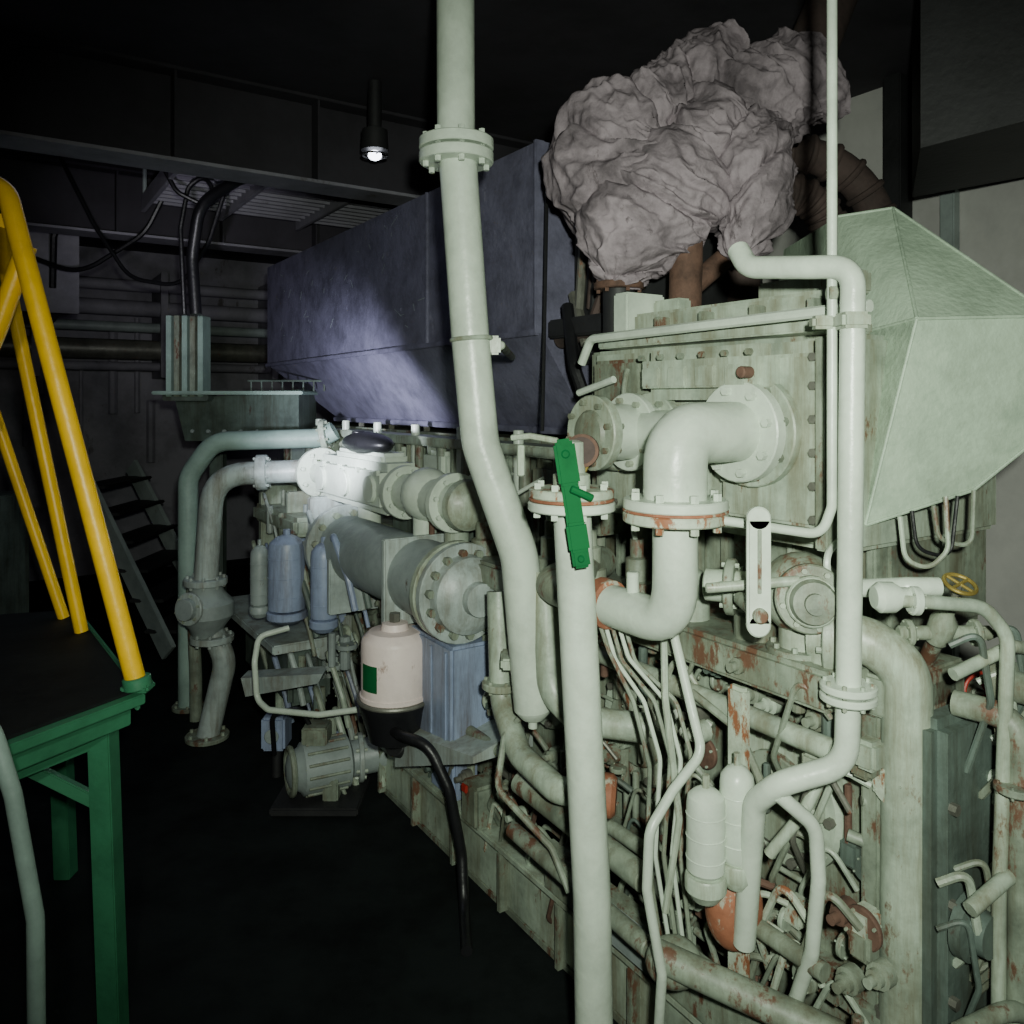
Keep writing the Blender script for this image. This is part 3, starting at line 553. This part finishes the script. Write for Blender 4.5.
s=Part('pressure_gauge'); s.lathe(W(0.155,1.74,1.49),W(-0.2,-1,0.05),[(0,0.03),(0.005,0.036),(0.03,0.036),(0.032,0.030)],'RU',28); s.lathe(W(0.149,1.708,1.492),W(-0.2,-1,0.05),[(0,0.029),(0.002,0.029)],'BRN',28); s.cyl(W(0.16,1.73,1.46),W(0.14,1.73,1.42),0.008,'YB',8); s.done()
s=Part('breather_pipe')
s.tube([W(0.470,1.66,1.91),W(0.478,1.62,1.868),W(0.56,1.52,1.852),W(0.627,1.47,1.845),W(0.618,1.47,1.067)],0.0225,'PW',0.06,20)
s.flange(W(0.618,1.47,1.072),Z,0.05,0.014,'PW',8); s.flange(W(0.618,1.47,1.054),Z,0.05,0.014,'PW',8)
s.tube([W(0.618,1.47,1.06),W(0.615,1.47,0.93),W(0.50,1.50,0.88),W(0.47,1.55,0.82),W(0.47,1.62,0.5)],0.0225,'PW',0.07,20)
s.box(W(0.622,1.465,1.745),(0.052,0.055,0.03),'P','w'); s.box(W(0.585,1.50,1.745),(0.05,0.03,0.025),'P','w')
s.done()
s=Part('instrument_pipe'); s.tube([W(0.60,1.5,3.0),W(0.60,1.5,1.40),W(0.585,1.51,1.345),W(0.40,1.62,1.36),W(0.37,1.75,1.36)],0.0095,'PW',0.04,12); s.cyl(W(0.592,1.5,1.80),W(0.608,1.5,1.80),0.016,'P',8); s.done()
s=Part('discharge_pipe'); s.tube([W(0.60,1.62,1.13),W(0.70,1.57,1.13),W(0.765,1.55,1.08),W(0.765,1.55,0.9),W(0.757,1.55,0.0)],0.046,'P',0.09,26); s.flange(W(0.757,1.55,0.01),Z,0.085,0.02,'P',8); s.flange(W(0.64,1.60,1.13),W(1,-0.5,0),0.078,0.025,'P',8); s.done()
s=Part('test_cock_pipe'); s.tube([W(0.70,1.45,1.238),W(0.856,1.45,1.226),W(0.905,1.46,1.17),W(0.889,1.46,0.70),W(0.885,1.46,0.0)],0.0125,'P',0.06,14)
s.flange(W(0.73,1.45,1.236),W(1,0,-0.08),0.026,0.016,'PW',6); s.lathe(W(0.66,1.46,1.24),W(1,0,0),[(0,0.02),(0.01,0.028),(0.035,0.028),(0.05,0.018),(0.07,0.018)],'PW'); s.done()
for i,(px,m,r) in enumerate(((W(0.84,1.50,1.255),'YB',0.028),(W(1.00,1.68,0.98),'RED',0.045))):
    s=Part('handwheel_valve'); ax_=W(0.1,-0.5,1) if i!=1 else W(-0.2,-1,0.3); s.torus(px,ax_,r,0.004,m,sp=4); d=ax_.normalized(); s.cyl(px,px-d*0.09,0.006,'ST',8); s.lathe(px-d*0.14,d,[(0,0.02),(0.02,0.025),(0.05,0.025),(0.07,0.012),(0.08,0.012)],'PM',16)
    s.tube([px-d*0.12,px-d*0.12+W(0.02,0.1,-0.1),W(px.x+0.02,px.y+0.12,0)],0.016,'PM',0.05,12); s.cyl(px-d*0.12-W(0.08,0,0),px-d*0.12+W(0.1,0,0),0.014,'PM',12); s.flange(px-d*0.12-W(0.06,0,0),W(1,0,0),0.026,0.012,'PM',6,'PM'); s.flange(px-d*0.12+W(0.07,0,0),W(1,0,0),0.026,0.012,'PM',6,'PM'); s.done()
s=Part('sensor_wiring'); s.tube([W(0.80,1.65,1.36),W(0.81,1.65,1.27),W(0.86,1.65,1.25),W(0.90,1.65,1.29),W(0.90,1.66,1.40)],0.005,'P',0.04,8); s.tube([W(0.83,1.66,1.37),W(0.84,1.66,1.29),W(0.91,1.66,1.27),W(0.93,1.67,1.40)],0.004,'DK',0.04,8)
s.tube([W(0.88,1.67,1.38),W(0.89,1.67,1.31),W(0.96,1.67,1.29),W(0.97,1.68,1.41)],0.005,'PM',0.03,8); s.done()
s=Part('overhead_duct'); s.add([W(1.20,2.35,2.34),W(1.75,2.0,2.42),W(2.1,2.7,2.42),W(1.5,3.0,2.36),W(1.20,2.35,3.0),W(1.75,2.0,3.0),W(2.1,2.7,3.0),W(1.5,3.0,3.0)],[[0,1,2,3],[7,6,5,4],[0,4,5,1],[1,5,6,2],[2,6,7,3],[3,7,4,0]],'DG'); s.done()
# ---------- platform and yellow rails ----------
PL=empty('access_platform')
c0=W(-0.94,2.01,0.875); e1=W(-0.6,0.8,0).normalized(); e2=W(-0.45,-0.88,0).normalized()
c1=c0+e1*0.95; c2=c1+W(-1.2,-0.35,0); c3=c0+e2*1.1; c3b=c3+W(-0.8,0.1,0)
s=Part('deck_plate',PL); top=[c0,c1,c2,c3b,c3]; bot=[p-Z*0.012 for p in top]
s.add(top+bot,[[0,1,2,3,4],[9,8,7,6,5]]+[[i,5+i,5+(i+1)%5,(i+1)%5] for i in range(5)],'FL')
def beam(s,a,b,w,h,m):
    d=(b-a).normalized(); x,y,_=basis(d); s.box((a+b)/2,(w,h,(b-a).length),m,(x,y,d),0.003)
beam(s,c0-Z*0.025,c1-Z*0.025,0.012,0.06,'GD'); beam(s,c0-Z*0.02,c3-Z*0.02,0.06,0.025,'GD'); beam(s,c0+W(-0.02,0,-0.06),c3+W(-0.02,0,-0.06),0.012,0.06,'GD')
s.box(c0+W(0.0,0,0.005),(0.07,0.05,0.02),'GD','w'); s.done()
s=Part('legs',PL)
for q in (c0+W(-0.09,0.0,-0.04),c1+W(-0.02,-0.08,-0.04),c3+W(-0.1,0.1,-0.04)): beam(s,q,W(q.x+0.03,q.y,0),0.055,0.055,'GD')
beam(s,c0+W(-0.1,0.02,-0.12),c3+W(-0.1,0.1,-0.12),0.04,0.05,'GD'); beam(s,c0+W(-0.10,0.02,-0.30),c0+W(-0.4,-0.1,-0.06),0.03,0.03,'GD'); s.done()
HR=empty('yellow_handrail')
s=Part('near_rail',HR)
s.tube([c0+W(0,0,0.0),W(-1.262,2.0,2.12),W(-1.35,2.0,2.17),W(-1.6,1.95,2.15)],0.0245,'YE',0.06,20)
s.tube([W(-1.225,2.02,1.99),W(-1.30,2.02,1.78),W(-1.42,2.02,1.5)],0.024,'YE',0.05,18)
s.cyl(c0+Z*0.0,c0+W(-0.004,0,0.03),0.034,'GD')
s.done()
s=Part('far_rail',HR)
s.tube([W(-1.345,2.5,0.875),W(-1.54,2.5,1.80),W(-1.58,2.5,2.0),W(-1.3,2.05,2.06)],0.020,'YE',0.05,16)
s.tube([W(-1.49,2.66,0.875),W(-1.76,2.62,1.75)],0.018,'YE',0.05,16); s.tube([W(-1.50,2.3,1.55),W(-1.75,2.62,1.60),W(-1.95,2.62,1.55)],0.016,'YE',0.05,14); s.done()
Part('bent_drain_pipe').tube([W(-1.35,1.62,0.98),W(-1.06,1.62,0.96),W(-1.01,1.62,0.80),W(-0.965,1.62,0.55),W(-0.96,1.62,0.0)],0.017,'TE',0.08,16).done()
s=Part('stairway')
for dy in (0,0.7): beam(s,W(-2.9,5.4+dy,1.1),W(-2.1,4.9+dy,0.05),0.03,0.14,'GY')
for i in range(6):
    t=(i+0.5)/6; s.box(W(-2.9+0.8*t,5.75-0.5*t,1.1-1.02*t),(0.22,0.7,0.02),'DG','w')
s.done()
s=Part('floor_cabinet'); s.box(W(-3.0,4.2,0.55),(0.7,0.4,1.1),'PD','w',0.01); s.box(W(-3.0,3.99,0.55),(0.6,0.02,1.0),'PD','w'); s.box(W(-2.78,3.97,0.6),(0.02,0.03,0.12),'ST','w'); s.done()
# ---------- lights ----------
def spot(name,loc,tgt,e,col,size,blend,rad=0.03):
    l=bpy.data.lights.new(name,'SPOT'); l.energy=e; l.color=col; l.spot_size=math.radians(size); l.spot_blend=blend; l.shadow_soft_size=rad
    o=bpy.data.objects.new(name,l); bpy.context.collection.objects.link(o); o.location=loc; o.rotation_euler=(Vector(tgt)-Vector(loc)).to_track_quat('-Z','Y').to_euler()
spot('camera_torch',(0.08,-0.08,1.72),(0.30,1.8,1.40),255,(0.91,1.0,0.85),98,1.0,0.03)
spot('platform_fill',(-0.3,0.2,1.8),(-1.15,2.1,1.25),42,(1.0,0.98,0.88),66,1.0,0.03)  # added fill, no real torch: lifts the yellow rail and green platform
spot('work_torch',(-0.95,2.75,1.42),E(1.40,-0.15,1.50),200,(0.84,0.87,1.0),64,1.0,0.03)
l=bpy.data.lights.new('room_glow','AREA'); l.energy=3; l.size=1.2; l.color=(0.7,0.75,1.0); o=bpy.data.objects.new('ceiling_glow_light',l); bpy.context.collection.objects.link(o); o.location=(-1.6,3.0,2.55)
spot('wall_fill',(-1.2,2.4,1.9),(-2.3,6.0,2.6),60,(0.90,0.86,1.0),44,1.0,0.05)  # added fill without a real source, keeps the far wall readable
w=bpy.data.worlds.new('World'); bpy.context.scene.world=w; w.use_nodes=True; w.node_tree.nodes['Background'].inputs[0].default_value=(0.5,0.6,0.6,1); w.node_tree.nodes['Background'].inputs[1].default_value=0.01
# ---------- camera ----------
cd=bpy.data.cameras.new('camera'); cam=bpy.data.objects.new('camera',cd); bpy.context.collection.objects.link(cam)
cam.location=(0,0,1.6); cam.rotation_euler=(math.pi/2,0,0); cd.sensor_width=36; cd.lens=28.125; cd.shift_y=-0.109375; cd.clip_start=0.05
bpy.context.scene.camera=cam
